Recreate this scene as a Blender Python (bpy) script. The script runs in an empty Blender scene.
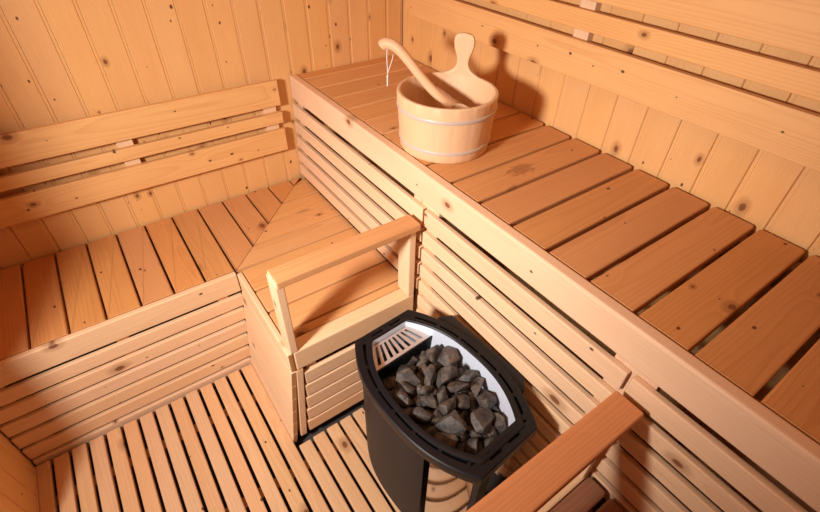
import bpy, bmesh, math, random
from mathutils import Vector, Matrix
random.seed(7)
S = bpy.context.scene
C = S.collection
PI = math.pi

# ------------------------------------------------------------------ key sizes (metres)
H2, D2 = 0.9816, 0.60            # upper bench top and depth
H1 = 0.4861                      # lower bench top
X1, Y1 = 1.127, 0.530            # inner corner of the lower bench
YE = 1.000                       # end of the lower bench in front of the heater
YN = 1.755                       # start of the near lower bench
XW = 1.997                       # left wall
YB, HC = 3.0, 2.15               # wall behind the camera, ceiling

# ------------------------------------------------------------------ materials
def nodes(name):
    m = bpy.data.materials.new(name); m.use_nodes = True
    nt = m.node_tree; nt.nodes.clear()
    out = nt.nodes.new('ShaderNodeOutputMaterial')
    b = nt.nodes.new('ShaderNodeBsdfPrincipled')
    nt.links.new(b.outputs[0], out.inputs[0])
    return m, nt, b

class G:
    """tiny node helper"""
    def __init__(s, nt): s.nt = nt
    def n(s, t, **k):
        nd = s.nt.nodes.new(t)
        for a, v in k.items(): setattr(nd, a, v)
        return nd
    def put(s, sock, v):
        if hasattr(v, 'is_output') or isinstance(v, bpy.types.NodeSocket): s.nt.links.new(v, sock)
        elif v is not None: sock.default_value = v
    def m(s, op, a, b=None, c=None, clamp=False):
        nd = s.n('ShaderNodeMath', operation=op, use_clamp=clamp)
        s.put(nd.inputs[0], a)
        if b is not None: s.put(nd.inputs[1], b)
        if c is not None: s.put(nd.inputs[2], c)
        return nd.outputs[0]
    def xyz(s, x, y, z):
        nd = s.n('ShaderNodeCombineXYZ')
        for i, v in enumerate((x, y, z)): s.put(nd.inputs[i], v)
        return nd.outputs[0]
    def noise(s, vec, scale=1., detail=2., rough=.5):
        nd = s.n('ShaderNodeTexNoise'); s.put(nd.inputs['Vector'], vec)
        nd.inputs['Scale'].default_value = scale; nd.inputs['Detail'].default_value = detail
        nd.inputs['Roughness'].default_value = rough
        return nd.outputs['Fac']
    def voro(s, vec, scale=1., feature='F1'):
        nd = s.n('ShaderNodeTexVoronoi', feature=feature, voronoi_dimensions='2D'); s.put(nd.inputs['Vector'], vec)
        nd.inputs['Scale'].default_value = scale
        return nd
    def step(s, v, lo, hi):
        nd = s.n('ShaderNodeMapRange', interpolation_type='SMOOTHSTEP')
        s.put(nd.inputs[0], v)
        for i, q in ((1, lo), (2, hi)): s.put(nd.inputs[i], q)
        nd.inputs[3].default_value = 0; nd.inputs[4].default_value = 1
        return nd.outputs[0]
    def mix(s, f, a, b, blend='MIX'):
        nd = s.n('ShaderNodeMix', data_type='RGBA', blend_type=blend)
        s.put(nd.inputs[0], f)
        for i, v in ((6, a), (7, b)):
            if isinstance(v, tuple): nd.inputs[i].default_value = (*v, 1)
            else: s.put(nd.inputs[i], v)
        return nd.outputs[2]

def srgb(r, g, b):
    f = lambda c: ((c/255+.055)/1.055)**2.4 if c > 10.3 else c/255/12.92
    return (f(r), f(g), f(b))

def wood(name, light, dark, end, knot=.55, pins=.5, ring=.55, fibre=.35, vary=.16, rough=.55, hue=.5, stain=False):
    """boards run along local X, width along Y; knots, rings and end grain are procedural"""
    m, nt, bsdf = nodes(name); g = G(nt)
    tc = g.n('ShaderNodeTexCoord'); sp = g.n('ShaderNodeSeparateXYZ'); nt.links.new(tc.outputs['Object'], sp.inputs[0])
    x, y, z = sp.outputs
    oi = g.n('ShaderNodeObjectInfo'); at = g.n('ShaderNodeAttribute', attribute_name='pid')
    seed = g.m('FRACT', g.m('ADD', oi.outputs['Random'], at.outputs['Fac']))
    s2 = g.m('FRACT', g.m('MULTIPLY', seed, 17.31)); s3 = g.m('FRACT', g.m('MULTIPLY', seed, 91.7))
    px = g.m('ADD', x, g.m('MULTIPLY', seed, 31.)); py = g.m('ADD', y, g.m('MULTIPLY', s2, 11.))
    wob = g.noise(g.xyz(px, py, z), 9., 2.)
    # large knots
    kv = g.voro(g.xyz(g.m('MULTIPLY', px, 5.2), g.m('MULTIPLY', py, 8.), 0.), 1.)
    kc = g.n('ShaderNodeSeparateColor'); nt.links.new(kv.outputs['Color'], kc.inputs[0])
    kd = g.m('ADD', kv.outputs['Distance'], g.m('MULTIPLY', g.m('SUBTRACT', g.noise(g.xyz(px, py, z), 60., 2.), .5), .035))
    kr = g.m('MULTIPLY', g.m('MAXIMUM', g.m('SUBTRACT', kc.outputs[0], 1-knot), 0.), .115/max(knot, .01))
    kcore = g.m('SUBTRACT', 1., g.step(kd, g.m('MULTIPLY', kr, .55), g.m('ADD', kr, .0005)))
    khalo = g.m('SUBTRACT', 1., g.step(kd, kr, g.m('MULTIPLY', kr, 2.6)))
    on = g.m('GREATER_THAN', kr, .012)
    kcore = g.m('MULTIPLY', kcore, on); khalo = g.m('MULTIPLY', khalo, on)
    swirl = g.m('MULTIPLY', g.m('POWER', 2.718, g.m('MULTIPLY', kv.outputs['Distance'], -9.)), g.m('MULTIPLY', on, .022))
    # pin knots
    pv = g.voro(g.xyz(g.m('MULTIPLY', px, 9.), g.m('MULTIPLY', py, 13.), 0.), 1.)
    pc = g.n('ShaderNodeSeparateColor'); nt.links.new(pv.outputs['Color'], pc.inputs[0])
    pr = g.m('MULTIPLY', g.m('MAXIMUM', g.m('SUBTRACT', pc.outputs[1], 1-pins), 0.), .085/max(pins, .01))
    pin = g.m('MULTIPLY', g.m('SUBTRACT', 1., g.step(pv.outputs['Distance'], g.m('MULTIPLY', pr, .5), g.m('ADD', pr, .0005))), g.m('GREATER_THAN', pr, .02))
    # growth rings round an off-centre pith
    yo = g.m('ADD', y, g.m('MULTIPLY', g.m('SUBTRACT', s2, .5), .10)); zo = g.m('ADD', z, g.m('ADD', .025, g.m('MULTIPLY', s3, .07)))
    rr = g.m('SQRT', g.m('ADD', g.m('MULTIPLY', yo, yo), g.m('MULTIPLY', zo, zo)))
    rr = g.m('ADD', rr, g.m('MULTIPLY', g.noise(g.xyz(g.m('MULTIPLY', px, 1.3), g.m('MULTIPLY', py, 5.), z), 1., 2.), .030))
    rr = g.m('ADD', rr, swirl)
    saw = g.m('FRACT', g.m('MULTIPLY', rr, 165.))
    rings = g.m('MULTIPLY', g.m('POWER', saw, 2.2), g.m('SUBTRACT', 1., g.step(saw, .9, 1.)))
    fib = g.noise(g.xyz(g.m('MULTIPLY', px, 7.), g.m('MULTIPLY', py, 330.), g.m('MULTIPLY', z, 330.)), 1., 2., .6)
    patch = g.noise(g.xyz(g.m('MULTIPLY', px, 2.), g.m('MULTIPLY', py, 9.), z), 1., 2.)
    f = g.m('ADD', g.m('MULTIPLY', rings, ring), g.m('MULTIPLY', g.m('SUBTRACT', fib, .42), fibre*1.6))
    f = g.m('ADD', f, g.m('MULTIPLY', g.m('SUBTRACT', patch, .5), .55), clamp=True)
    col = g.mix(f, light, dark)
    hs = g.n('ShaderNodeHueSaturation'); nt.links.new(col, hs.inputs['Color'])
    g.put(hs.inputs['Hue'], g.m('ADD', .5, g.m('MULTIPLY', g.m('SUBTRACT', s3, .5), .014*hue)))
    g.put(hs.inputs['Saturation'], g.m('ADD', 1., g.m('MULTIPLY', g.m('SUBTRACT', s2, .5), .22*hue)))
    g.put(hs.inputs['Value'], g.m('ADD', 1., g.m('MULTIPLY', g.m('SUBTRACT', seed, .5), vary*2)))
    col = hs.outputs[0]
    col = g.mix(g.m('MULTIPLY', khalo, .55), col, tuple(c*.62 for c in dark))
    col = g.mix(g.m('MULTIPLY', kcore, .85), col, srgb(112, 58, 28))
    col = g.mix(g.m('MULTIPLY', pin, .9), col, srgb(66, 34, 20))
    if stain:                                           # an old water mark with its own ragged outline
        sx = g.m('MULTIPLY', g.m('ADD', x, .045), 17.); sy = g.m('MULTIPLY', g.m('SUBTRACT', y, .002), 36.)
        sd = g.m('SQRT', g.m('ADD', g.m('MULTIPLY', sx, sx), g.m('MULTIPLY', sy, sy)))
        sd = g.m('ADD', sd, g.m('MULTIPLY', g.m('SUBTRACT', g.noise(g.xyz(g.m('MULTIPLY', x, 30.), g.m('MULTIPLY', y, 70.), 0.), 1., 3.), .5), 2.2))
        col = g.mix(g.m('MULTIPLY', g.m('SUBTRACT', 1., g.step(sd, .6, 1.05)), .5), col, srgb(128, 72, 36))
    # end grain
    sn = g.n('ShaderNodeSeparateXYZ'); nt.links.new(tc.outputs['Normal'], sn.inputs[0])
    eg = g.step(g.m('ABSOLUTE', sn.outputs[0]), .8, .95)
    col = g.mix(eg, col, g.mix(rings, end, tuple(c*.7 for c in end)))
    nt.links.new(col, bsdf.inputs['Base Color'])
    bsdf.inputs['Roughness'].default_value = rough
    bsdf.inputs['Specular IOR Level'].default_value = .35
    bp = g.n('ShaderNodeBump'); bp.inputs['Strength'].default_value = .25; bp.inputs['Distance'].default_value = .0012
    nt.links.new(g.m('ADD', fib, g.m('MULTIPLY', rings, .5)), bp.inputs['Height']); nt.links.new(bp.outputs[0], bsdf.inputs['Normal'])
    return m

def plain(name, col, rough=.5, metal=0., spec=.5, mottle=0., scale=30., bump=0.):
    m, nt, b = nodes(name); g = G(nt)
    tc = g.n('ShaderNodeTexCoord')
    if mottle:
        f = g.noise(tc.outputs['Object'], scale, 4., .6)
        c = g.mix(f, tuple(q*(1-mottle) for q in col), tuple(min(1, q*(1+mottle)) for q in col))
        nt.links.new(c, b.inputs['Base Color'])
        if bump:
            bp = g.n('ShaderNodeBump'); bp.inputs['Strength'].default_value = bump; bp.inputs['Distance'].default_value = .002
            nt.links.new(f, bp.inputs['Height']); nt.links.new(bp.outputs[0], b.inputs['Normal'])
    else: b.inputs['Base Color'].default_value = (*col, 1)
    b.inputs['Roughness'].default_value = rough; b.inputs['Metallic'].default_value = metal
    b.inputs['Specular IOR Level'].default_value = spec
    return m

M = {}
M['pine'] = wood('pale_pine', srgb(230, 190, 150), srgb(206, 152, 106), srgb(186, 130, 80), knot=.24, pins=.14, ring=.3, vary=.025, hue=.4)
M['wall_pine'] = wood('wall_pine', srgb(228, 174, 112), srgb(200, 134, 74), srgb(186, 130, 80), knot=.38, pins=.44, ring=.4, vary=.024, hue=.15)
SEAT = dict(light=srgb(207, 145, 88), dark=srgb(177, 111, 61), end=srgb(146, 94, 56), knot=.16, pins=.18, ring=.4, vary=.04, rough=.6, hue=.25)
M['seat'] = wood('seat_wood', **SEAT)
M['seat_stained'] = wood('stained_seat_wood', stain=True, **SEAT)
SEAT.update(light=srgb(217, 160, 103), dark=srgb(188, 126, 72))
M['seat_pale'] = wood('pale_seat_wood', **SEAT)
M['seat_shaded'] = wood('shaded_seat_wood', srgb(150, 98, 66), srgb(118, 74, 48), srgb(110, 70, 46), knot=.1, pins=.1, ring=.5, vary=.04)  # seat wood darkened for the near bench, its shade put into the colour
M['rail'] = wood('rail_wood', srgb(208, 152, 100), srgb(176, 118, 70), srgb(232, 204, 166), knot=.06, pins=.10, ring=.5, vary=.03, hue=.4)
M['rail_red'] = wood('reddish_rail_wood', srgb(208, 136, 80), srgb(180, 108, 60), srgb(170, 110, 70), knot=.0, pins=.08, ring=.5, vary=.02, hue=.3)
M['floor'] = wood('duckboard_wood', srgb(216, 170, 126), srgb(188, 134, 90), srgb(166, 112, 72), knot=.26, pins=.2, ring=.35, vary=.045, hue=.4)
M['bucket'] = wood('bucket_wood', srgb(224, 182, 138), srgb(206, 158, 110), srgb(226, 190, 148), knot=.0, pins=.02, ring=.12, vary=.02)
M['ladle'] = wood('ladle_wood', srgb(220, 180, 140), srgb(202, 154, 110), srgb(218, 178, 136), knot=.0, pins=.0, ring=.2, vary=.02, rough=.45)
M['rough'] = wood('framing_wood', srgb(176, 130, 88), srgb(140, 96, 60), srgb(120, 80, 50), knot=.3, pins=.3)
M['black'] = plain('black_steel', srgb(21, 21, 27), .48, .0, .3, .25, 14., .06)
M['black_rim'] = plain('black_rim_steel', srgb(17, 17, 21), .38, .0, .3, .2, 40., .08)
M['chrome'] = plain('mirror_steel', (.72, .70, .69), .06, 1.)
M['steel'] = plain('brushed_steel', (.68, .71, .80), .40, .25, .5, .03, 90.)
M['grate'] = plain('grate_steel', (.62, .58, .56), .38, .7, .5, .05, 90.)
M['dark'] = plain('dark_inside', srgb(24, 22, 22), .8)
M['concrete'] = plain('concrete', srgb(70, 64, 60), .9, 0, .2, .3, 18., .2)
M['hoop'] = plain('hoop_band', srgb(200, 182, 168), .4, .1, .5)
M['cord'] = plain('cord', srgb(232, 226, 220), .8)
M['ceil'] = M['wall_pine']

def stone_mat():
    m, nt, b = nodes('sauna_stone'); g = G(nt)
    tc = g.n('ShaderNodeTexCoord'); oi = g.n('ShaderNodeObjectInfo')
    v = g.n('ShaderNodeVectorMath', operation='ADD'); nt.links.new(tc.outputs['Object'], v.inputs[0])
    nt.links.new(g.xyz(g.m('MULTIPLY', oi.outputs['Random'], 9.), oi.outputs['Random'], 0.), v.inputs[1])
    n1 = g.noise(v.outputs[0], 38., 5., .65); n2 = g.noise(v.outputs[0], 160., 3., .7)
    c = g.mix(g.step(n1, .35, .68), srgb(36, 30, 27), srgb(88, 76, 66))
    c = g.mix(g.m('MULTIPLY', g.step(g.noise(v.outputs[0], 22., 3.), .6, .72), .5), c, srgb(116, 86, 60))
    c = g.mix(g.m('MULTIPLY', g.step(n2, .62, .75), .35), c, srgb(150, 142, 132))
    hs = g.n('ShaderNodeHueSaturation'); nt.links.new(c, hs.inputs['Color'])
    g.put(hs.inputs['Value'], g.m('ADD', .75, g.m('MULTIPLY', oi.outputs['Random'], .5)))
    nt.links.new(hs.outputs[0], b.inputs['Base Color'])
    b.inputs['Roughness'].default_value = .62; b.inputs['Specular IOR Level'].default_value = .5
    bp = g.n('ShaderNodeBump'); bp.inputs['Strength'].default_value = .7; bp.inputs['Distance'].default_value = .004
    nt.links.new(g.m('ADD', n1, g.m('MULTIPLY', n2, .35)), bp.inputs['Height']); nt.links.new(bp.outputs[0], b.inputs['Normal'])
    return m
M['stone'] = stone_mat()

# ------------------------------------------------------------------ object helpers
def link(name, me, mat, parent=None, mtx=None):
    o = bpy.data.objects.new(name, me); C.objects.link(o)
    if mat and not me.materials: me.materials.append(mat)
    if parent is not None: o.parent = parent
    if mtx is not None:
        # parents are unrotated empties: turn world placement into local placement
        o.matrix_local = (Matrix.Translation(-parent.location) @ mtx) if parent is not None else mtx
    return o

def thing(name, label, cat, loc, group=None):
    o = bpy.data.objects.new(name, None); C.objects.link(o)
    o.empty_display_size = .05; o.location = loc
    tag(o, label, cat, group); return o

def tag(o, label, cat, group=None):
    o['label'] = label; o['category'] = cat
    if group: o['group'] = group

def to_mesh(bm, name, smooth=None):
    bmesh.ops.recalc_face_normals(bm, faces=bm.faces)
    me = bpy.data.meshes.new(name); bm.to_mesh(me); bm.free()
    if smooth is not None:
        for p in me.polygons: p.use_smooth = True
        me.set_sharp_from_angle(angle=math.radians(smooth))
    return me

def round_poly(pts, r):
    """round chosen corners: pts = [(x, y, radius or None)]"""
    out = []; n = len(pts)
    for i, p in enumerate(pts):
        rad = p[2] if len(p) > 2 else r
        a = Vector(pts[i-1][:2]); b = Vector(p[:2]); c = Vector(pts[(i+1) % n][:2])
        if not rad: out.append(tuple(b)); continue
        u = (a-b).normalized(); v = (c-b).normalized()
        d = min(rad, .45*(a-b).length, .45*(c-b).length)
        for k in range(4):
            t = k/3; q = (b+u*d)*(1-t)**2 + b*2*t*(1-t) + (b+v*d)*t*t
            out.append((q.x, q.y))
    return out

def prism_bm(poly, z0, z1, bev=.003, seg=2, bm=None):
    own = bm is None
    b2 = bmesh.new()
    lo = [b2.verts.new((p[0], p[1], z0)) for p in poly]; hi = [b2.verts.new((p[0], p[1], z1)) for p in poly]
    n = len(poly)
    fl = b2.faces.new(lo[::-1]); fh = b2.faces.new(hi)
    for i in range(n): b2.faces.new((lo[i], lo[(i+1) % n], hi[(i+1) % n], hi[i]))
    if bev:
        ed = [e for e in b2.edges if (e.verts[0].co.z == e.verts[1].co.z)]
        if n == 4: ed = list(b2.edges)
        bmesh.ops.bevel(b2, geom=ed, offset=bev, segments=seg, affect='EDGES', profile=.5)
    if own: return b2
    tmp = bpy.data.meshes.new('t'); b2.to_mesh(tmp); b2.free(); bm.from_mesh(tmp); bpy.data.meshes.remove(tmp)

AX = {'x': ((1, 0, 0), (0, 1, 0)), 'y': ((0, 1, 0), (-1, 0, 0)),       # flat boards: length, width; thickness = +z
      'xv': ((1, 0, 0), (0, 0, 1)), 'yv': ((0, 1, 0), (0, 0, 1)),      # boards on edge: width runs up
      'zx': ((0, 0, 1), (1, 0, 0)), 'zy': ((0, 0, 1), (0, 1, 0))}      # uprights
def frame(ax, centre):
    L, W = (Vector(q) for q in AX[ax]); T = L.cross(W)
    m = Matrix((L, W, T)).transposed().to_4x4(); m.translation = Vector(centre); return m

def board(name, lo, hi, ax, mat, parent, bev=.003, seg=2, corner=None):
    """one plank filling the box lo..hi (world), grain along the axis of ax"""
    lo = Vector(lo); hi = Vector(hi); c = (lo+hi)/2; d = hi-lo
    L, W = (Vector(q) for q in AX[ax]); T = L.cross(W)
    l, w, t = (abs(d.dot(q)) for q in (L, W, T))
    poly = [(-l/2, -w/2), (l/2, -w/2), (l/2, w/2), (-l/2, w/2)]
    if corner: poly = round_poly([(p[0], p[1], corner) for p in poly], corner)
    bm = prism_bm(poly, -t/2, t/2, bev, seg)
    return link(name, to_mesh(bm, name), mat, parent, frame(ax, c))

def flat_poly(name, world_pts, z0, z1, ax, mat, parent, bev=.003, r=.004):
    """a horizontal plank with a free outline (mitres, rounded ends)"""
    cx = sum(p[0] for p in world_pts)/len(world_pts); cy = sum(p[1] for p in world_pts)/len(world_pts)
    m = frame(ax, (cx, cy, (z0+z1)/2)); inv = m.inverted()
    loc = []
    for p in world_pts:
        q = inv @ Vector((p[0], p[1], (z0+z1)/2)); loc.append((q.x, q.y, p[2] if len(p) > 2 else r))
    bm = prism_bm(round_poly(loc, r), -(z1-z0)/2, (z1-z0)/2, bev, 2)
    return link(name, to_mesh(bm, name), mat, parent, m)

def tube_mesh(name, pts, rad, seg=10, flat=None):
    """a round (or flattened) rod along pts; rad: number or list"""
    bm = bmesh.new(); n = len(pts); P = [Vector(p) for p in pts]; rings = []
    ref = Vector((0, 0, 1))
    for i, p in enumerate(P):
        t = (P[min(i+1, n-1)]-P[max(i-1, 0)]).normalized()
        s = t.cross(ref)
        if s.length < 1e-3: s = t.cross(Vector((1, 0, 0)))
        s.normalize(); u = s.cross(t)
        r = rad[i] if isinstance(rad, (list, tuple)) else rad
        ra, rb = r if isinstance(r, tuple) else (r, r)
        rings.append([bm.verts.new(p + s*ra*math.cos(2*PI*k/seg) + u*rb*math.sin(2*PI*k/seg)) for k in range(seg)])
    for a, b in zip(rings, rings[1:]):
        for k in range(seg): bm.faces.new((a[k], a[(k+1) % seg], b[(k+1) % seg], b[k]))
    bm.faces.new(rings[0][::-1]); bm.faces.new(rings[-1])
    return to_mesh(bm, name, 50)

def lathe_mesh(name, prof, seg=96, rmod=None, closed=True):
    bm = bmesh.new(); rings = []
    for r, z in prof:
        rings.append([bm.verts.new(((r+(rmod(k, r) if rmod else 0))*math.cos(2*PI*k/seg), (r+(rmod(k, r) if rmod else 0))*math.sin(2*PI*k/seg), z)) for k in range(seg)])
    m = len(prof)
    for i in range(m if closed else m-1):
        a, b = rings[i], rings[(i+1) % m]
        for k in range(seg): bm.faces.new((a[k], a[(k+1) % seg], b[(k+1) % seg], b[k]))
    return to_mesh(bm, name, 40)

# ------------------------------------------------------------------ the room
def plank_wall(name, length_up, origin, along, normal, joints, z0, z1, mat, opening=None):
    """vertical tongue and groove boards in one mesh; local X is up, Y along the wall, Z into the room"""
    U = Vector((0, 0, 1)); A = Vector(along); N = Vector(normal)
    m = Matrix((U, A, U.cross(A))).transposed().to_4x4(); m.translation = Vector(origin)
    sgn = 1 if U.cross(A).dot(N) > 0 else -1
    bm = bmesh.new(); ids = []
    j = sorted(joints)
    for i, (a, b) in enumerate(zip(j, j[1:])):
        strip = .009                                  # tongue showing beside each board, set back
        before = len(bm.faces)
        poly = [(a, 0), (a, -.016), (a+.0006, -.004), (a+.003, 0)]
        prof = [(a+.0004, -.016), (a+.0006, -.003), (a+.003, 0), (b-strip-.002, 0), (b-strip, -.0028), (b-.0004, -.0028), (b-.0004, -.016)]
        zl = opening[2] if opening and opening[0]-1e-4 <= a and b <= opening[1]+1e-4 else z0
        lo = [bm.verts.new((zl, p[0], sgn*p[1])) for p in prof]; hi = [bm.verts.new((z1, p[0], sgn*p[1])) for p in prof]
        for k in range(len(prof)-1): bm.faces.new((lo[k], lo[k+1], hi[k+1], hi[k]))
        bm.faces.new(lo); bm.faces.new(hi)
        back = bm.faces.new((lo[0], lo[-1], hi[-1], hi[0]))
        ids += [i]*(len(bm.faces)-before)
    rnd = [random.random() for _ in j]
    bm.faces.ensure_lookup_table()
    lay = bm.loops.layers.float_color.new('pid')
    for f, i in zip(bm.faces, ids):
        for l in f.loops: l[lay] = (rnd[i], rnd[i], rnd[i], 1)
    o = link(name, to_mesh(bm, name), mat, None, m)
    o['kind'] = 'structure'
    return o

jA = [-.0845-.0985*k for k in range(-1, 22)]; jA = [0.0] + [q for q in jA if q < -.03 and q > -XW+.02] + [-XW]
plank_wall('wall_back', 1, (0, 0, 0), (1, 0, 0), (0, -1, 0), jA, -.06, HC, M['wall_pine'])
jB = [-1.2865-.1052*k for k in range(-14, 18)]; jB = [0.0] + [q for q in jB if -YB+.02 < q < -.03] + [-YB]
plank_wall('wall_right', 1, (0, 0, 0), (0, 1, 0), (-1, 0, 0), jB, -.06, HC, M['wall_pine'])
DY0, DY1 = .87, 1.58                                   # doorway in the left wall
jC = sorted([-DY0+.0966*k for k in range(1, 9)] + [-DY0, -DY1] + [-DY0-.095*k for k in range(1, 8)] + [-DY1-.1*k for k in range(1, 13)] + [0.0])
plank_wall('wall_left', 1, (-XW, 0, 0), (0, 1, 0), (1, 0, 0), jC, -.06, HC, M['wall_pine'], (-DY1, -DY0, 2.0))
dj = [('door_1', (-XW-.02, -DY0, -.06), (-XW+.012, -DY0+.05, 2.05), 'zy'), ('door_2', (-XW-.02, -DY1-.05, -.06), (-XW+.012, -DY1, 2.05), 'zy'), ('door_3', (-XW-.02, -DY1, 2.0), (-XW+.012, -DY0, 2.05), 'yv')]
DOOR = dj
jD = [-XW+.1*k for k in range(0, 20)] + [0.0]; jD = sorted(set(jD))
plank_wall('wall_front', 1, (0, -YB, 0), (1, 0, 0), (0, 1, 0), [q for q in jD if q <= 0], -.06, HC, M['wall_pine'])
for nm, lo_, hi_, ax_ in DOOR:
    board(nm, lo_, hi_, ax_, M['wall_pine'], None, .002)['kind'] = 'structure'
def slab(name, lo, hi, mat):
    bm = bmesh.new(); c = [(lo[0], lo[1]), (hi[0], lo[1]), (hi[0], hi[1]), (lo[0], hi[1])]
    bm2 = prism_bm(c, lo[2], hi[2], 0); bm.free()
    o = link(name, to_mesh(bm2, name), mat); o['kind'] = 'structure'; return o
slab('floor', (-XW-.05, -YB-.05, -.10), (.05, .05, -.06), M['concrete'])
slab('ceiling', (-XW-.05, -YB-.05, HC), (.05, .05, HC+.04), M['ceil'])

# ------------------------------------------------------------------ duckboard floor
duck = thing('duckboard', 'pale slatted wooden duckboard covering the floor, dark gaps between its slats', 'floor board', (-1.3, -1.5, -.06))
for i in range(-21, 6):
    xr = -(1.7069+.05884*i)                            # gap to the right of slat i ... left edge of slat i-1
    a, b = xr-.05884+.0055, xr-.0055
    if a < -XW+.004: a = -XW+.006
    if b > -.66: continue
    y1 = -.5590 if b < -1.165 else -1.024
    if a < -1.165 < b: y1 = -1.024
    board('floor_slat', (a, -YB+.02, -.022), (b, y1-random.random()*.004, 0), 'y', M['floor'], duck, .004)
for yb in (-.72, -1.10, -1.9, -2.7):
    board('batten', (-1.98 if yb != -1.10 else -1.98, yb-.02, -.058), (-.66, yb+.02, -.0225), 'x', M['rough'], duck, .002)

# ------------------------------------------------------------------ upper bench
ub = thing('upper_bench', 'long upper bench along the right wall, brown cross slats behind a pale front beam', 'bench', (-.3, -1.3, .85))
board('front_beam', (-D2, -2.95, .8815), (-.5635, -.003, H2+.001), 'yv', M['pine'], ub, .007, 3)
o2, p2 = .0734, .12477
edges = [.004] + [o2+p2*k for k in range(0, 24)]
for k in range(len(edges)-1):
    a, b = edges[k], edges[k+1]
    if b > 2.95: break
    gap = .0022 if k < 5 else (.0035 if k < 8 else .0062)
    back = -.012 if k > 2 else -.008
    y0, y1 = -(b-gap), -(a+(gap if k else 0))
    rc = .004 if k < 6 else .012
    flat_poly('seat_slat', [(-.5622, y0, .004), (back, y0, rc), (back, y1, rc), (-.5622, y1, .004)], H2-.027, H2-.0005+random.uniform(-.001, .0006), 'x', M['seat_stained' if k == 9 else ('seat_pale' if k < 7 else 'seat')], ub, .0045)
board('bearer', (-.075, -2.95, H2-.10), (-.03, -.02, H2-.0275), 'yv', M['rough'], ub, .002)
board('bearer', (-.562, -2.95, H2-.095), (-.53, -.02, H2-.0275), 'yv', M['rough'], ub, .002)

# slatted panels below the upper bench
SP, SH = .0735, .0520                                   # slat pitch and height
def lean_foot(o, d):
    """the uprights follow the slight outward lean of the panels"""
    for v in o.data.vertices:
        if v.co.x < 0: v.co.z += d
def skirt_x(label, y0, y1, n, ups, z_end):
    """panel of horizontal slats under the upper bench, facing the room"""
    t = thing('skirt_panel', label, 'panel', (-.60, (y0+y1)/2, z_end), 'slatted panels under the upper bench')
    rg = random.Random(int(-y0*100))
    lean = lambda z: .034*(.85-z)
    for k in range(n):
        z = .849-SP*k+rg.uniform(-.0012, .0012); x = -.6045-lean(z)
        z_up = z+(.010 if k == 0 else 0)
        board('slat', (x, y0, z-SH), (x+.0185, y1, z_up), 'yv', M['pine'], t, .0035, 2)
    for u0, u1 in ups:
        lean_foot(board('upright', (-.5855, u0, z_end), (-.550, u1, .8805), 'zy', M['pine'], t, .002), lean(z_end))
    return t
skirt_x('slatted panel under the upper bench between the back wall and the handrail post', -.998, -.006, 5, ((-.075, -.025), (-.965, -.925)), .49)
skirt_x('slatted panel under the upper bench beside the black heater', -1.752, -1.006, 11, ((-1.058, -.968), (-1.81, -1.705)), 0.005)
skirt_x('slatted panel under the upper bench at lower right past the brown near rail', -2.95, -1.762, 6, ((-2.42, -2.37), (-2.9, -2.85)), .487)

# ------------------------------------------------------------------ lower corner bench
lb = thing('corner_bench', 'lower L-shaped corner bench with mitred brown slats below the left backrest', 'bench', (-1.3, -.4, .3))
ZS0, ZS1 = H1-.026, H1-.0005
board('front_beam', (-XW+.004, -Y1, .394), (-X1-.0005, -Y1+.022, H1), 'xv', M['pine'], lb, .005, 3)
board('side_beam', (-X1, -YE+.002, .394), (-X1+.0205, -Y1+.0005, H1+.001), 'yv', M['pine'], lb, .005, 3)
board('end_beam', (-X1+.021, -YE, .394), (-.626, -.943, H1+.001), 'x', M['pine'], lb, .005, 3)
a1, p1 = .6798, .11138
gj = [a1+p1*j for j in range(0, 13)]
mit = lambda x: -(x-.612) - .0                          # y on the mitre line for x = -value
gl = .0038
prev = .628
for j, gx in enumerate(gj):
    xl = min(gx, XW-.008)
    a, b = -xl+gl, -prev-(gl if j else 0)
    if prev >= XW-.02: break
    if j <= 4:
        ya, yb = min(-.515, 0) if j == 4 else mit(xl), mit(prev)
        pts = [(a, mit(-a)+.0012), (b, min(mit(-b)+.0012, -.012)), (b, -.010, .004), (a, -.010, .004)]
        if j == 0: pts = [(a, mit(-a)+.0012, .001), (b, -.0135, .001), (a, -.010, .002)]
    else:
        pts = [(a, -Y1+.024), (b, -Y1+.024), (b, -.010), (a, -.010)]
    flat_poly('seat_slat', pts, ZS0, ZS1-random.random()*.0012, 'y', M['seat'], lb, .0035, .0025)
    prev = gx
# slats of the short leg: mitred ones first, then straight ones up to the heater
ym = [0.02] + [gx-.612 for gx in gj[:5]]
for i in range(5):
    y_up, y_dn = -ym[i]-.0034, -ym[i+1]+.0034
    xu, xd = -(.612+ym[i])-.0017, -(.612+ym[i+1])+.0052
    y_up = min(y_up, -.012)
    pts = [(xd, y_dn, .001), (-.603, y_dn, .003), (-.603, y_up, .003), (xu, y_up, .001)]
    if i == 0: pts = [(xd, y_dn, .001), (-.603, y_dn, .003), (-.603, y_up-.003, .002)]
    flat_poly('seat_slat', pts, ZS0, ZS1-random.random()*.0012, 'x', M['seat_pale'], lb, .0045, .002)
ys = [.5155, .657, .782, .900, .9425]
for i in range(4):
    pts = [(-X1+.022, -ys[i+1]+.0038, .012), (-.603, -ys[i+1]+.0038, .004), (-.603, -ys[i]-.0038, .004), (-X1+.022, -ys[i]-.0038, .012)]
    flat_poly('seat_slat', pts, ZS0, ZS1-random.random()*.0012, 'x', M['seat_pale'], lb, .0045, .004)
for (q0, q1) in (((-XW+.01, -.07), (-.64, -.03)), ((-XW+.01, -.505), (-X1-.01, -.465))):
    board('bearer', (q0[0], q0[1], ZS0-.05), (q1[0], q1[1], ZS0-.0005), 'x', M['rough'], lb, .002)
for xx in (-.70, -1.085):
    board('bearer', (xx-.018, -.94, ZS0-.05), (xx+.018, -.075 if xx > -.8 else -.51, ZS0-.0005), 'y', M['rough'], lb, .002)

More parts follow.
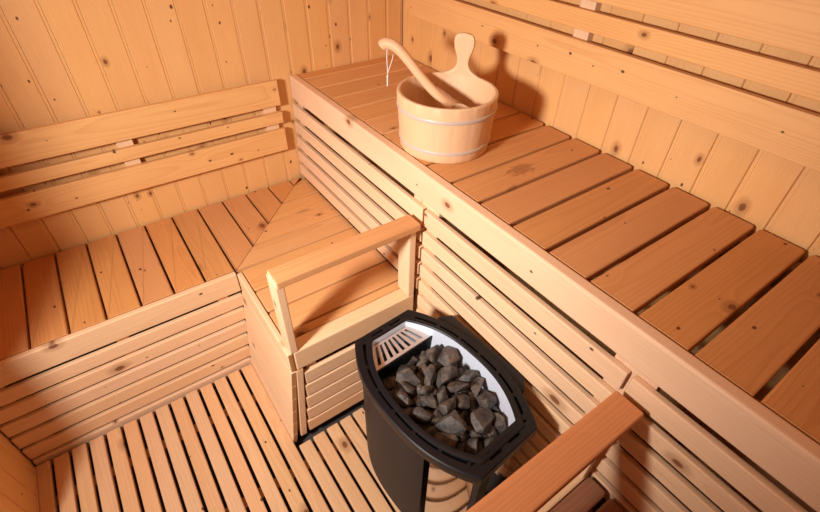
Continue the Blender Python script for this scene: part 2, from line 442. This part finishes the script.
LSP = .0713
GRP = 'slatted panels under the lower bench'
def lower_skirt(label, ax, lo, hi, fixed, sgn, n, ups, top, sh, lean, lo_k=0, hi_k=0, last=None, foot=.003):
    """slats along x (or y); fixed = front face of the top slat, sgn = +1/-1 direction from the face into the bench"""
    mid = (lo+hi)/2
    t = thing('skirt_panel', label, 'panel', ((mid, fixed, 0.0) if ax == 'x' else (fixed, mid, 0.0)), GRP)
    rg = random.Random(int(top*1e4)+n)
    for k in range(n):
        z1 = top-LSP*k+(rg.uniform(-.001, .001) if ax == 'x' else 0); z0 = z1-sh
        if last is not None and k == n-1: z0 = last
        f = fixed-sgn*lean*k; f0, f1 = sorted((f, f+sgn*.018)); a, b = lo+lo_k*k, hi+hi_k*k
        if ax == 'x': board('slat', (a, f0, z0), (b, f1, z1), 'xv', M['pine'], t, .003, 2)
        else:
            o = board('slat', (f0, a, z0), (f1, b, z1), 'yv', M['pine'], t, .001, 1)
            for v in o.data.vertices:
                if v.co.y < 0: v.co.z -= sgn*lean
    for u in ups:
        g0, g1 = sorted((fixed+sgn*.0186, fixed+sgn*.052))
        if ax == 'x': o = board('upright', (u-.02, g0, foot), (u+.02, g1, .3925), 'zx', M['pine'], t, .002)
        else: o = board('upright', (g0, u-.02, foot), (g1, u+.02, .3925), 'zy', M['pine'], t, .002)
        T = Vector(AX['zx' if ax == 'x' else 'zy'][0]).cross(Vector(AX['zx' if ax == 'x' else 'zy'][1]))
        out = Vector((0, -sgn, 0)) if ax == 'x' else Vector((-sgn, 0, 0))
        lean_foot(o, T.dot(out)*lean*5.2)
    return t
lower_skirt('long slatted panel below the left bench seat, facing the duckboard', 'x', -XW+.006, -X1-.0025, -Y1-.001, 1, 6, (-1.93, -1.56, -1.20), .3745, .0580, .0045, 0, -.0095, -.045, -.021)
lower_skirt('side of the corner bench seen edge-on beside the last floor slat', 'y', -YE+.0005, -Y1-.0005, -X1-.0015, 1, 6, (-.62,), .392, .0708, .0095, 0, -.0045, -.020)
lower_skirt('short slatted panel below the handrail, facing the black heater', 'x', -1.085, -.650, -YE-.001, 1, 5, (-1.05, -.69), .3625, .0630, .0012, -.0068, 0)
cp = board('corner_post', (-1.1100, -YE-.002, .003), (-1.0856, -YE+.030, .392), 'zx', M['pine'], None, .002)
for v in cp.data.vertices:
    if v.co.x < 0: v.co.y -= .038
tag(cp, 'narrow upright corner batten under the left handrail post', 'post')

# ------------------------------------------------------------------ near lower bench (mostly below the frame)
nb = thing('near_bench', 'dark brown lower bench in the bottom right corner, mostly out of view', 'bench', (-.9, -2.3, .3))
board('front_beam', (-X1, -1.796, .394), (-.626, -YN, H1+.001), 'x', M['pine'], nb, .005, 3)
ny = [1.793, 1.8585, 1.985, 2.11, 2.235, 2.36, 2.485, 2.61, 2.735, 2.86]
for a, b in zip(ny, ny[1:]):
    flat_poly('seat_slat', [(-X1, -b+.005), (-.629, -b+.005, .012), (-.629, -a-.005, .012), (-X1, -a-.005)], ZS0, ZS1, 'x', M['seat_shaded'], nb, .004)
board('side_beam', (-X1-.022, -2.86, .394), (-X1-.0005, -YN, H1), 'yv', M['pine'], nb, .005)
for xx in (-.70, -1.085): board('bearer', (xx-.018, -2.86, ZS0-.05), (xx+.018, -1.797, ZS0-.0005), 'y', M['rough'], nb, .002)
lower_skirt('slatted panel of the near bench mirrored in the heater steel', 'x', -1.12, -.650, -YN+.001, -1, 5, (-1.09, -.69), .3795, .0640, .001)

# ------------------------------------------------------------------ guard rails
def guard_rail(label, ya, yb, posts_y, col_mat):
    t = thing('guard_rail', label, 'handrail', (-.87, (ya+yb)/2, H1), 'handrails beside the heater')
    board('handrail', (-1.115, ya, .7945), (-.6245, yb, .8225), 'x', col_mat, t, .005, 3)
    for x0, x1 in ((-1.1145, -1.0885), (-.6535, -.6275)):
        board('post', (x0, posts_y[0], H1+.0012), (x1, posts_y[1], .794), 'zy', M['pine'], t, .003)
    return t
guard_rail('orange-brown wooden handrail on two posts behind the heater, on the corner bench', -1.020, -.952, (-1.0, -.931), M['rail'])
guard_rail('reddish-brown wooden handrail in the foreground, before the heater', -1.824, -1.753, (-1.793, -1.757), M['rail_red'])

# ------------------------------------------------------------------ backrests
def backrest(label, ax, lo, hi, face, wall, zs, blocks):
    mid = (lo+hi)/2
    t = thing('backrest', label, 'backrest', ((mid, wall, zs[0][0]) if ax == 'x' else (wall, mid, zs[0][0])), 'backrests on the walls')
    for z0, z1 in zs:
        if ax == 'x': board('backrest_board', (lo, face, z0), (hi, face+.022, z1), 'xv', M['wall_pine'], t, .003)
        else: board('backrest_board', (face, lo, z0), (face+.022, hi, z1), 'yv', M['wall_pine'], t, .003)
    for u in blocks:
        if ax == 'x': board('spacer', (u-.028, face+.022, zs[0][0]+.02), (u+.028, wall, zs[-1][1]-.02), 'zx', M['pine'], t, .0015)
        else: board('spacer', (face+.022, u-.028, zs[0][0]+.02), (wall, u+.028, zs[-1][1]-.02), 'zy', M['pine'], t, .0015)
    return t
backrest('three-board wooden backrest on the back wall above the lower bench', 'x', -XW+.02, -.672, -.050, 0, [(.6694, .7725), (.8015, .8508), (.8815, .989)], (-.717, -1.296, -1.85))
backrest('three-board wooden backrest on the right wall above the upper bench', 'y', -2.9, -.128, -.050, 0, [(1.1813, 1.2928), (1.3211, 1.3763), (1.4016, 1.515)], (-.25, -1.012, -1.9, -2.7))

# ------------------------------------------------------------------ bucket
BX, BY, RB, RT, BH = -.421, -.860, .1465, .1600, .181
bk = thing('bucket', 'round pale wooden water bucket with a paddle-shaped upright handle, on the upper bench', 'bucket', (BX, BY, H2))
NST, SEG = 18, 144
def groove(k, r):
    q = (k*NST/SEG) % 1.0
    return -.0009 if min(q, 1-q) < .03 else 0
rad = lambda z: RB+(RT-RB)*z/BH
prof = [(RB-.015, .0), (RB-.002, .0), (rad(.003), .003)] + [(rad(z), z) for z in (.03, .06, .09, .12, .15)] + \
       [(rad(BH)-.0005, BH-.004), (rad(BH)-.003, BH-.0006), (rad(BH)-.006, BH), (rad(BH)-.011, BH-.0004), (rad(BH)-.0135, BH-.004), (rad(.12)-.0145, .12), (rad(.05)-.0155, .05), (RB-.0165, .022)]
def vertical(me):
    """turn the grain upwards: local X is up"""
    R = Matrix.Rotation(PI/2, 4, 'Y'); me.transform(R); return R.inverted()
def part_up(name, me, mat, parent, loc):
    inv = vertical(me)
    o = link(name, me, mat, parent, Matrix.Translation(loc) @ inv); return o
part_up('staves', lathe_mesh('staves', prof, SEG, groove), M['bucket'], bk, (BX, BY, H2))
bot = lathe_mesh('bottom', [(0.0005, .012), (RB-.017, .012), (RB-.017, .0215), (0.0005, .0215)], 64)
part_up('bottom', bot, M['bucket'], bk, (BX, BY, H2))
for hz in (.034, .138):
    r0, r1 = rad(hz-.006), rad(hz+.006)
    hm = lathe_mesh('hoop', [(r0-.0005, hz-.006), (r0+.0022, hz-.0055), (r0+.0034, hz-.002), (r1+.0034, hz+.002), (r1+.0022, hz+.0055), (r1-.0005, hz+.006)], 96)
    link('hoop', hm, M['hoop'], bk, Matrix.Translation((BX, BY, H2)))
def paddle():
    half = [(-.03, .070), (-.012, .070), (.000, .066), (.003, .054), (.008, .041), (.015, .030), (.024, .0235), (.034, .0205), (.044, .0203), (.056, .0230), (.068, .0280), (.080, .0325), (.092, .0352), (.104, .0355), (.113, .0335), (.120, .0285), (.1245, .020), (.1265, .008)]
    bm = bmesh.new(); ang = math.radians(33); th = .0125
    cols = 9; fr, bk_ = [], []
    for v, h in half:
        rf, rb_ = [], []
        for c in range(cols):
            u = h*(2*c/(cols-1)-1)
            e = .0025*max(0, (abs(2*c/(cols-1)-1)-.7)/.3)**2      # eased edges
            for lst, rr in ((rf, rad(BH)-.0005-e), (rb_, rad(BH)-.0005-th+e)):
                a = ang+u/rad(BH)
                lst.append(bm.verts.new((rr*math.cos(a), rr*math.sin(a), BH+v)))
        fr.append(rf); bk_.append(rb_)
    for i in range(len(half)-1):
        for c in range(cols-1):
            bm.faces.new((fr[i][c], fr[i][c+1], fr[i+1][c+1], fr[i+1][c])); bm.faces.new((bk_[i][c], bk_[i+1][c], bk_[i+1][c+1], bk_[i][c+1]))
        bm.faces.new((fr[i][0], fr[i+1][0], bk_[i+1][0], bk_[i][0])); bm.faces.new((fr[i][-1], bk_[i][-1], bk_[i+1][-1], fr[i+1][-1]))
    for c in range(cols-1):
        bm.faces.new((fr[-1][c], fr[-1][c+1], bk_[-1][c+1], bk_[-1][c])); bm.faces.new((fr[0][c], bk_[0][c], bk_[0][c+1], fr[0][c+1]))
    return to_mesh(bm, 'handle', 45)
part_up('handle', paddle(), M['bucket'], bk, (BX, BY, H2))

# ------------------------------------------------------------------ ladle resting in the bucket
ld = thing('ladle', 'pale wooden ladle with a white cord loop, leaning in the bucket', 'ladle', (-.43, -.70, 1.18))
def smooth_path(P, n=8):
    out = []
    for i in range(len(P)-1):
        p0, p1, p2_, p3 = (Vector(P[max(i-1, 0)]), Vector(P[i]), Vector(P[i+1]), Vector(P[min(i+2, len(P)-1)]))
        for k in range(n):
            t = k/n
            out.append(.5*((2*p1)+(-p0+p2_)*t+(2*p0-5*p1+4*p2_-p3)*t*t+(-p0+3*p1-3*p2_+p3)*t**3))
    out.append(Vector(P[-1])); return out
hp = smooth_path([(-.478, -.572, 1.226), (-.470, -.584, 1.236), (-.455, -.610, 1.233), (-.442, -.645, 1.213), (-.434, -.700, 1.181), (-.429, -.755, 1.153), (-.427, -.810, 1.134), (-.424, -.860, 1.124), (-.422, -.895, 1.116)])
nn = len(hp)
rads = []
for i in range(nn):
    t = i/(nn-1)
    w = .0200 - .0045*min(1, t/.5) + (.012*((t-.75)/.25) if t > .75 else 0)
    h = .0205 - .0050*min(1, t/.5) - (.0105*((t-.75)/.25) if t > .75 else 0)
    if i == 0: w = h = .010
    if i == 1: w = h = .0155
    rads.append((w, h))
me = tube_mesh('handle', [tuple(p-Vector((-.43, -.70, 1.18))) for p in hp], rads, 14)
R = Matrix.Rotation(PI/2, 4, 'Z'); me.transform(R)
link('handle', me, M['ladle'], ld, Matrix.Translation((-.43, -.70, 1.18)) @ R.inverted())
bw = .036
bprof = [(.0004, -bw)]+[(bw*math.sin(a), -bw*math.cos(a)) for a in (.3, .6, .9, 1.2, 1.4, 1.5708)]+[(bw-.002, .0015), (bw-.005, 0)]+[((bw-.006)*math.sin(a), -(bw-.006)*math.cos(a)) for a in (1.4, 1.1, .8, .5, .25)]+[(.0004, -bw+.006)]
link('bowl', lathe_mesh('bowl', bprof, 40, closed=False), M['ladle'], ld, Matrix.Translation((-.418, -.925, 1.117)) @ Matrix.Rotation(math.radians(12), 4, 'X'))
cd = smooth_path([(-.470, -.592, 1.222), (-.474, -.594, 1.205), (-.474, -.596, 1.170), (-.472, -.596, 1.140), (-.474, -.597, 1.132), (-.475, -.598, 1.100)], 5)
m1 = tube_mesh('cord', [tuple(p) for p in cd], [.0016]*(len(cd)-7)+[.0034, .0036]+[.0024]*5, 8)
link('cord', m1, M['cord'], ld, Matrix.Identity(4))
c2 = smooth_path([(-.452, -.6, 1.203), (-.458, -.602, 1.185), (-.470, -.597, 1.150), (-.473, -.596, 1.140)], 5)
link('cord', tube_mesh('cord', [tuple(p) for p in c2], .0013, 8), M['cord'], ld, Matrix.Identity(4))

# ------------------------------------------------------------------ heater
HX, HY, HZ, HL = -.833, -1.402, .600, .264
HROT = math.radians(4.3)
heater = thing('sauna_heater', 'black boat-shaped electric sauna heater full of dark stones, standing on the duckboard', 'heater', (HX, HY, 0))
def outline(d, n=22, ends=5):
    """boat-shaped plan inset by d; closed list of (x, y), anticlockwise, round the heater centre"""
    L = HL-d*.85; pts = []
    w = lambda t: (.178-d)-(.074-.06*d)*abs(t)**2.5
    for k in range(n+1):
        t = -1+2*k/n; pts.append((w(t), L*t))
    for k in range(1, ends): pts.append((w(1)*(1-2*k/ends), L))
    for k in range(n+1):
        t = 1-2*k/n; pts.append((-w(t), L*t))
    for k in range(1, ends): pts.append((w(-1)*(-1+2*k/ends), -L))
    return pts
N_S, N_E = 44, 12
def ring_strip(bm, profile, skip=None, n=N_S, ends=N_E):
    """sweep (inset, z) profile round the outline"""
    rows = [[bm.verts.new((p[0], p[1], z)) for p in outline(d, n, ends)] for d, z in profile]
    m = len(rows[0])
    for i in range(len(rows)-1):
        for k in range(m):
            if skip and skip(i, k): continue
            bm.faces.new((rows[i][k], rows[i][(k+1) % m], rows[i+1][(k+1) % m], rows[i+1][k]))
    return m
# which stretches of the outline carry a slot
def is_slot(k):
    if k < N_S: q = k
    elif k < N_S+N_E: q = None; e = k-N_S
    elif k < 2*N_S+N_E: q = k-N_S-N_E
    else: q = None; e = k-2*N_S-N_E
    if q is not None: return q % 7 not in (0,) and 1 <= q <= N_S-2
    return e in (2, 3, 4, 7, 8, 9)
bm = bmesh.new()
prof = [(.004, HZ-.036), (.0005, HZ-.036), (0, HZ-.034), (0, HZ-.003), (.003, HZ), (.0195, HZ+.0005), (.0265, HZ+.0005), (.0285, HZ+.0035), (.0315, HZ+.0045), (.0400, HZ+.0045), (.0415, HZ+.003), (.0415, HZ-.010)]
ring_strip(bm, prof, lambda i, k: i == 5 and is_slot(k))
ring_strip(bm, [(.0195, HZ+.0005), (.0195, HZ-.012), (.0265, HZ-.012), (.0265, HZ+.0005)])
rim = link('rim', to_mesh(bm, 'rim', 35), M['black_rim'], heater, Matrix.Translation((HX, HY, 0)))
# casing of mirror steel and its floor
bm = bmesh.new(); ring_strip(bm, [(.030, HZ-.012), (.030, .075), (.034, .075), (.034, HZ-.012)])
bl = [bm.verts.new((p[0], p[1], .076)) for p in outline(.0335, N_S, N_E)]; bm.faces.new(bl)
link('casing', to_mesh(bm, 'casing', 35), M['chrome'], heater, Matrix.Translation((HX, HY, 0)))
# stone compartment: liner
bm = bmesh.new(); ring_strip(bm, [(.0405, HZ-.0005), (.046, HZ-.05), (.050, .47), (.052, .47), (.048, HZ-.05), (.0425, HZ-.0005)])
link('liner', to_mesh(bm, 'liner', 35), M['steel'], heater, Matrix.Translation((HX, HY, 0)))
bm = bmesh.new(); pl = outline(.0525, N_S, N_E); b2 = prism_bm(pl, .514, .519, 0); bm.free()
link('stone_tray', to_mesh(b2, 'stone_tray'), M['dark'], heater, Matrix.Translation((HX, HY, 0)))
# black side covers
def cover(sgn):
    bm = bmesh.new(); rows = []
    def w(y, d): return (.178-d)-(.074-.06*d)*abs(y/(HL-d*.85))**2.5
    ys_ = [HL-.018-(HL-.018+.118)*k/24 for k in range(25)]
    for d, z in ((.012, HZ-.03), (.012, .045), (.0145, .045), (.0145, HZ-.03)):
        rows.append([bm.verts.new((sgn*w(y, d), y, z)) for y in ys_])
    for i in range(4):
        a, b = rows[i], rows[(i+1) % 4]
        for k in range(24): bm.faces.new((a[k], a[k+1], b[k+1], b[k]))
    for k in (0, 24): bm.faces.new([r[k] for r in rows])
    return to_mesh(bm, 'side_cover', 35)
for s in (-1, 1): link('side_cover', cover(s), M['black'], heater, Matrix.Translation((HX, HY, 0)))
# legs and the dark corner trim
for sx in (-1, 1):
    for sy in (-1, 1):
        x0 = HX+sx*.07; y0 = HY+sy*.17
        board('leg', (x0-.013, y0-.013, .0006), (x0+.013, y0+.013, .0745), 'zx', M['black'], heater, .0015)
board('corner_trim', (HX-.094, HY-HL+.006, .076), (HX-.054, HY-HL+.022, HZ-.037), 'zx', M['black'], heater, .0015)
# slotted steel grate at the far end, dark dividers
gy0, gy1 = HY+HL-.112, HY+HL-.0415
def grate():
    bm = bmesh.new(); n = 9
    def hw(y): return (.178-.0445)-(.0713)*abs((y-HY)/(HL-.036))**2.5
    xs0, xs1 = [], []
    rows = []; ysl = [gy0, gy0+.010, gy1-.007, gy1]
    cols = 2*n+1
    for y in ysl:
        zz = .570+.012*(y-gy0)/(gy1-gy0); h = hw(y)
        rows.append([bm.verts.new((HX+h*(2*c/(cols-1)-1)+0, y, zz)) for c in range(cols)])
    for i in range(3):
        for c in range(cols-1):
            if i == 1 and c % 2 == 1 and 1 <= c <= cols-3: continue
            bm.faces.new((rows[i][c], rows[i][c+1], rows[i+1][c+1], rows[i+1][c]))
    r = bmesh.ops.extrude_face_region(bm, geom=list(bm.faces))
    bmesh.ops.translate(bm, vec=(0, 0, -.0025), verts=[v for v in r['geom'] if isinstance(v, bmesh.types.BMVert)])
    return to_mesh(bm, 'grate')
link('grate', grate(), M['grate'], heater, Matrix.Translation((0, 0, 0)))
board('divider', (HX-.112, gy0-.006, .505), (HX+.112, gy0-.0008, .5725), 'x', M['black'], heater, .001)
board('end_plate', (HX-.112, HY-HL+.036, .5955), (HX+.112, HY-HL+.050, .6005), 'x', M['black_rim'], heater, .0015)
# wall bracket
bm = prism_bm([(-.6235, -1.535), (-.6235, -1.235), (-.665, -1.215), (-.690, -1.225), (-.690, -1.555), (-.655, -1.565)], .560, .583, .002)
link('wall_bracket', to_mesh(bm, 'wall_bracket', 40), M['black'], heater, Matrix.Identity(4))
heater.rotation_euler = (0, 0, HROT)
#STONES#
# stones settled in the tray: seed, x, y, z, quaternion, row, column, rank by visible size, number in that spot
def stone_mesh(seed):
    rg = random.Random(seed*7919+3)
    a = rg.uniform(.027, .047); b = a*rg.uniform(.68, .95); c = a*rg.uniform(.42, .66)
    bm = bmesh.new()
    for i in range(rg.choice((10, 12, 14, 17))):
        v = Vector((rg.gauss(0, 1), rg.gauss(0, 1), rg.gauss(0, 1))).normalized()*rg.uniform(.86, 1.06)
        bm.verts.new((v.x*a, v.y*b, v.z*c))
    r = bmesh.ops.convex_hull(bm, input=bm.verts)
    junk = [v for v in bm.verts if not v.link_faces]
    bmesh.ops.delete(bm, geom=junk, context='VERTS')
    bmesh.ops.dissolve_limit(bm, angle_limit=math.radians(14), verts=bm.verts, edges=bm.edges)
    bmesh.ops.bevel(bm, geom=list(bm.edges), offset=.0016, segments=2, affect='EDGES', profile=.6, clamp_overlap=True)
    return to_mesh(bm, 'sauna_stone', 28)
STONES = [(0,-0.9308,-1.4539,0.5282,0.259,0.067,-0.029,-0.963,2,0,3,5), (1,-0.8319,-1.553,0.5392,0.247,-0.448,-0.828,0.23,4,1,1,5),
(2,-0.8319,-1.3464,0.5273,0.035,0.434,-0.866,-0.246,1,1,3,6), (3,-0.7977,-1.3831,0.5261,0.13,-0.531,-0.763,0.345,-1,0,0,0),
(4,-0.8652,-1.5943,0.5231,0.344,-0.581,0.122,0.727,4,1,4,5), (5,-0.7668,-1.5757,0.5404,0.291,-0.383,0.123,0.868,4,2,0,1),
(6,-0.8508,-1.3097,0.5187,0.065,-0.53,0.813,0.232,-1,0,0,0), (7,-0.7764,-1.3586,0.5226,0.267,-0.13,-0.536,-0.79,-1,0,0,0),
(8,-0.8825,-1.4008,0.5211,0.485,-0.585,-0.532,0.374,-1,0,0,0), (9,-0.8448,-1.395,0.5315,0.106,0.036,-0.897,-0.428,1,1,4,6),
(10,-0.9296,-1.413,0.5417,0.343,0.842,-0.323,-0.263,2,0,2,5), (11,-0.8195,-1.2722,0.5367,0.311,0.417,0.706,-0.481,0,1,2,3),
(12,-0.8553,-1.4263,0.5304,0.529,0.354,0.119,0.762,-1,0,0,0), (13,-0.8354,-1.4243,0.5483,0.702,0.66,0.266,0.006,2,1,1,3),
(14,-0.9243,-1.2848,0.5288,0.963,-0.156,-0.146,-0.167,0,0,1,4), (15,-0.727,-1.4014,0.534,0.769,0.008,0.076,-0.635,-1,0,0,0),
(16,-0.8942,-1.558,0.5306,0.833,-0.045,0.141,0.534,4,0,1,2), (17,-0.7983,-1.4193,0.524,0.343,-0.435,-0.796,-0.243,-1,0,0,0),
(18,-0.9006,-1.3683,0.5275,0.101,0.593,0.743,-0.292,-1,0,0,0), (19,-0.7889,-1.287,0.5332,0.867,0.434,0.191,0.151,0,2,1,2),
(20,-0.8226,-1.4654,0.5375,0.089,-0.526,0.814,-0.229,2,1,2,3), (21,-0.7353,-1.4944,0.5316,0.203,-0.727,0.656,-0.026,-1,0,0,0),
(22,-0.9469,-1.3295,0.5405,0.776,0.013,-0.631,-0.014,0,0,3,4), (23,-0.7279,-1.3507,0.5346,0.222,-0.118,0.059,-0.966,-1,0,0,0),
(24,-0.8614,-1.4597,0.5413,0.017,-0.057,-0.346,0.936,-1,0,0,0), (25,-0.7712,-1.4416,0.535,0.776,0.093,0.088,0.617,2,2,4,5),
(26,-0.9048,-1.3232,0.5369,0.139,-0.489,-0.859,-0.055,0,0,2,4), (27,-0.7474,-1.2929,0.5316,0.525,0.145,0.094,-0.833,-1,0,0,0),
(28,-0.8762,-1.584,0.5382,0.564,0.232,0.739,-0.288,4,0,0,2), (29,-0.7848,-1.5196,0.5348,0.018,-0.047,-0.993,-0.107,-1,0,0,0),
(30,-0.8634,-1.2911,0.5447,0.222,0.942,0.232,-0.1,0,1,0,3), (31,-0.7532,-1.4013,0.5392,0.156,-0.156,0.968,-0.116,2,2,3,5),
(32,-0.8829,-1.4743,0.5457,0.787,0.398,0.191,-0.431,3,0,2,4), (33,-0.7825,-1.432,0.5669,0.069,0.312,0.884,-0.34,2,2,0,5),
(34,-0.8704,-1.36,0.5284,0.647,0.276,-0.709,0.055,1,1,5,6), (35,-0.8128,-1.3142,0.5415,0.165,0.865,0.457,0.129,0,1,1,3),
(36,-0.9262,-1.4891,0.5315,0.05,-0.439,-0.72,-0.535,3,0,3,4), (37,-0.7278,-1.4304,0.5423,0.228,-0.503,-0.504,-0.665,2,2,1,5),
(38,-0.8951,-1.4339,0.535,0.904,0.029,0.426,-0.019,2,0,4,5), (39,-0.8224,-1.3578,0.5553,0.622,-0.72,-0.286,0.113,1,1,1,6),
(40,-0.8673,-1.533,0.5416,0.773,0.152,0.493,0.37,3,1,1,4), (41,-0.8272,-1.6027,0.5405,0.543,-0.613,0.433,0.376,4,1,3,5),
(42,-0.9359,-1.3651,0.5305,0.9,-0.138,-0.059,0.409,-1,0,0,0), (43,-0.7742,-1.333,0.537,0.068,0.093,0.504,0.856,1,2,1,2),
(44,-0.8432,-1.4984,0.5403,0.069,-0.112,-0.615,-0.778,3,1,2,4), (45,-0.8046,-1.5835,0.5355,0.297,-0.948,0.079,-0.079,4,1,2,5),
(46,-0.9315,-1.3648,0.5658,0.215,-0.728,-0.587,0.282,1,0,0,3), (47,-0.7382,-1.3421,0.5682,0.088,0.978,0.189,-0.001,1,2,0,2),
(48,-0.812,-1.4764,0.5695,0.393,-0.283,0.024,-0.875,3,1,0,4), (49,-0.8086,-1.5287,0.5436,0.175,-0.05,0.767,0.615,3,1,3,4),
(50,-0.8823,-1.3243,0.5671,0.815,0.438,-0.224,-0.305,0,0,0,4), (51,-0.756,-1.3039,0.5588,0.344,0.084,0.108,0.929,0,2,0,2),
(52,-0.8846,-1.5091,0.5723,0.082,-0.918,0.31,-0.233,3,0,0,4), (53,-0.7812,-1.4854,0.5359,0.411,-0.047,0.798,-0.439,3,2,1,3),
(54,-0.8797,-1.4168,0.5575,0.039,-0.833,0.55,-0.05,2,0,1,5), (55,-0.7956,-1.3899,0.5699,0.041,-0.132,-0.732,0.667,1,1,0,6),
(56,-0.9204,-1.5225,0.5475,0.785,0.484,-0.31,-0.229,3,0,1,4), (57,-0.7445,-1.5238,0.5333,0.488,0.612,-0.57,-0.247,3,2,2,3),
(58,-0.8565,-1.4641,0.5859,0.082,0.408,-0.815,0.402,2,1,0,3), (59,-0.8925,-1.3958,0.5456,0.187,-0.981,0.001,0.056,1,0,2,3),
(60,-0.8092,-1.5528,0.572,0.952,0.222,0.119,0.177,4,1,0,5), (61,-0.7454,-1.4689,0.5477,0.566,0.652,-0.218,0.455,2,2,2,5),
(62,-0.9022,-1.3509,0.5572,0.671,-0.097,-0.514,0.526,1,0,1,3), (63,-0.8611,-1.3824,0.5609,0.071,0.154,0.812,-0.558,1,1,2,6),
(64,-0.9243,-1.4345,0.5632,0.465,0.643,-0.561,-0.237,2,0,0,5), (65,-0.7491,-1.509,0.56,0.443,-0.112,-0.23,-0.859,3,2,0,3)]
ROWS = ('next to the grate', 'one row from the grate', 'in the middle row', 'one row from the near end', 'along the near end')
COLS = ('by the left rim', 'in the centre', 'by the bright liner')
RANK = ('biggest', 'second biggest', 'third biggest', 'fourth biggest', 'fifth biggest', 'sixth biggest', 'seventh biggest')
for sd, x, y, z, qw, qx, qy, qz, row, col, rk, num in STONES:
    o = link('sauna_stone', stone_mesh(sd), M['stone'])
    o.rotation_mode = 'QUATERNION'; o.rotation_quaternion = (qw, qx, qy, qz); o.location = (x, y, z)
    o.matrix_world = Matrix.Translation((HX, HY, 0)) @ Matrix.Rotation(HROT, 4, 'Z') @ Matrix.Translation((-HX, -HY, 0)) @ o.matrix_basis
    if row < 0: tag(o, 'dark sauna stone buried under the top layer of stones in the heater', 'stone', 'stones buried in the heater')
    else:
        w_ = 'only' if num == 1 else ('smallest' if rk == num-1 else RANK[rk])
        tag(o, '%s stone in the heater %s, %s' % (w_, COLS[col], ROWS[row]), 'stone', 'sauna stones in the heater')
#ENDSTONES#

# ------------------------------------------------------------------ light
def area(name, loc, aim, size, power, col, shape='DISK'):
    l = bpy.data.lights.new(name, 'AREA'); l.shape = shape; l.size = size; l.energy = power; l.color = col
    o = bpy.data.objects.new(name, l); C.objects.link(o); o.location = loc
    o.rotation_euler = (Vector(aim)-Vector(loc)).to_track_quat('-Z', 'Y').to_euler(); return o
kl = area('doorway_light', (-2.30, -1.49, 1.70), (-.72, -.90, .74), .26, 31, (1, .97, .94))
kl.data.spread = math.radians(116)
area('warm_fill', (-1.0, -1.5, HC-.02), (-1.0, -1.5, 0), .7, 2.6, (1, .66, .38))  # added warm fill from overhead, turns the shadows more orange
w = bpy.data.worlds.new('World'); S.world = w; w.use_nodes = True
w.node_tree.nodes['Background'].inputs[0].default_value = (1, .85, .7, 1); w.node_tree.nodes['Background'].inputs[1].default_value = .1

# ------------------------------------------------------------------ camera
f = 458.3685; yaw, pit, rol = (math.radians(q) for q in (-36.3507, -40.7556, 1.69426))
F = Vector((-math.sin(yaw)*math.cos(pit), math.cos(yaw)*math.cos(pit), math.sin(pit)))
Rv = Vector((math.cos(yaw), math.sin(yaw), 0)); Uv = Rv.cross(F)
R2 = math.cos(rol)*Rv+math.sin(rol)*Uv; U2 = -math.sin(rol)*Rv+math.cos(rol)*Uv
cam = bpy.data.cameras.new('Camera'); co = bpy.data.objects.new('Camera', cam); C.objects.link(co)
mx = Matrix((R2, U2, -F)).transposed().to_4x4(); mx.translation = Vector((-1.348555, -1.947889, 1.699445)); co.matrix_world = mx
cam.sensor_width = 36; cam.sensor_fit = 'HORIZONTAL'; cam.lens = f*36/820; cam.clip_start = .02
S.camera = co
S.view_settings.view_transform = 'Standard'; S.view_settings.look = 'None'
S.view_settings.exposure = -0.2; S.view_settings.gamma = 1; S.view_settings.use_curve_mapping = False
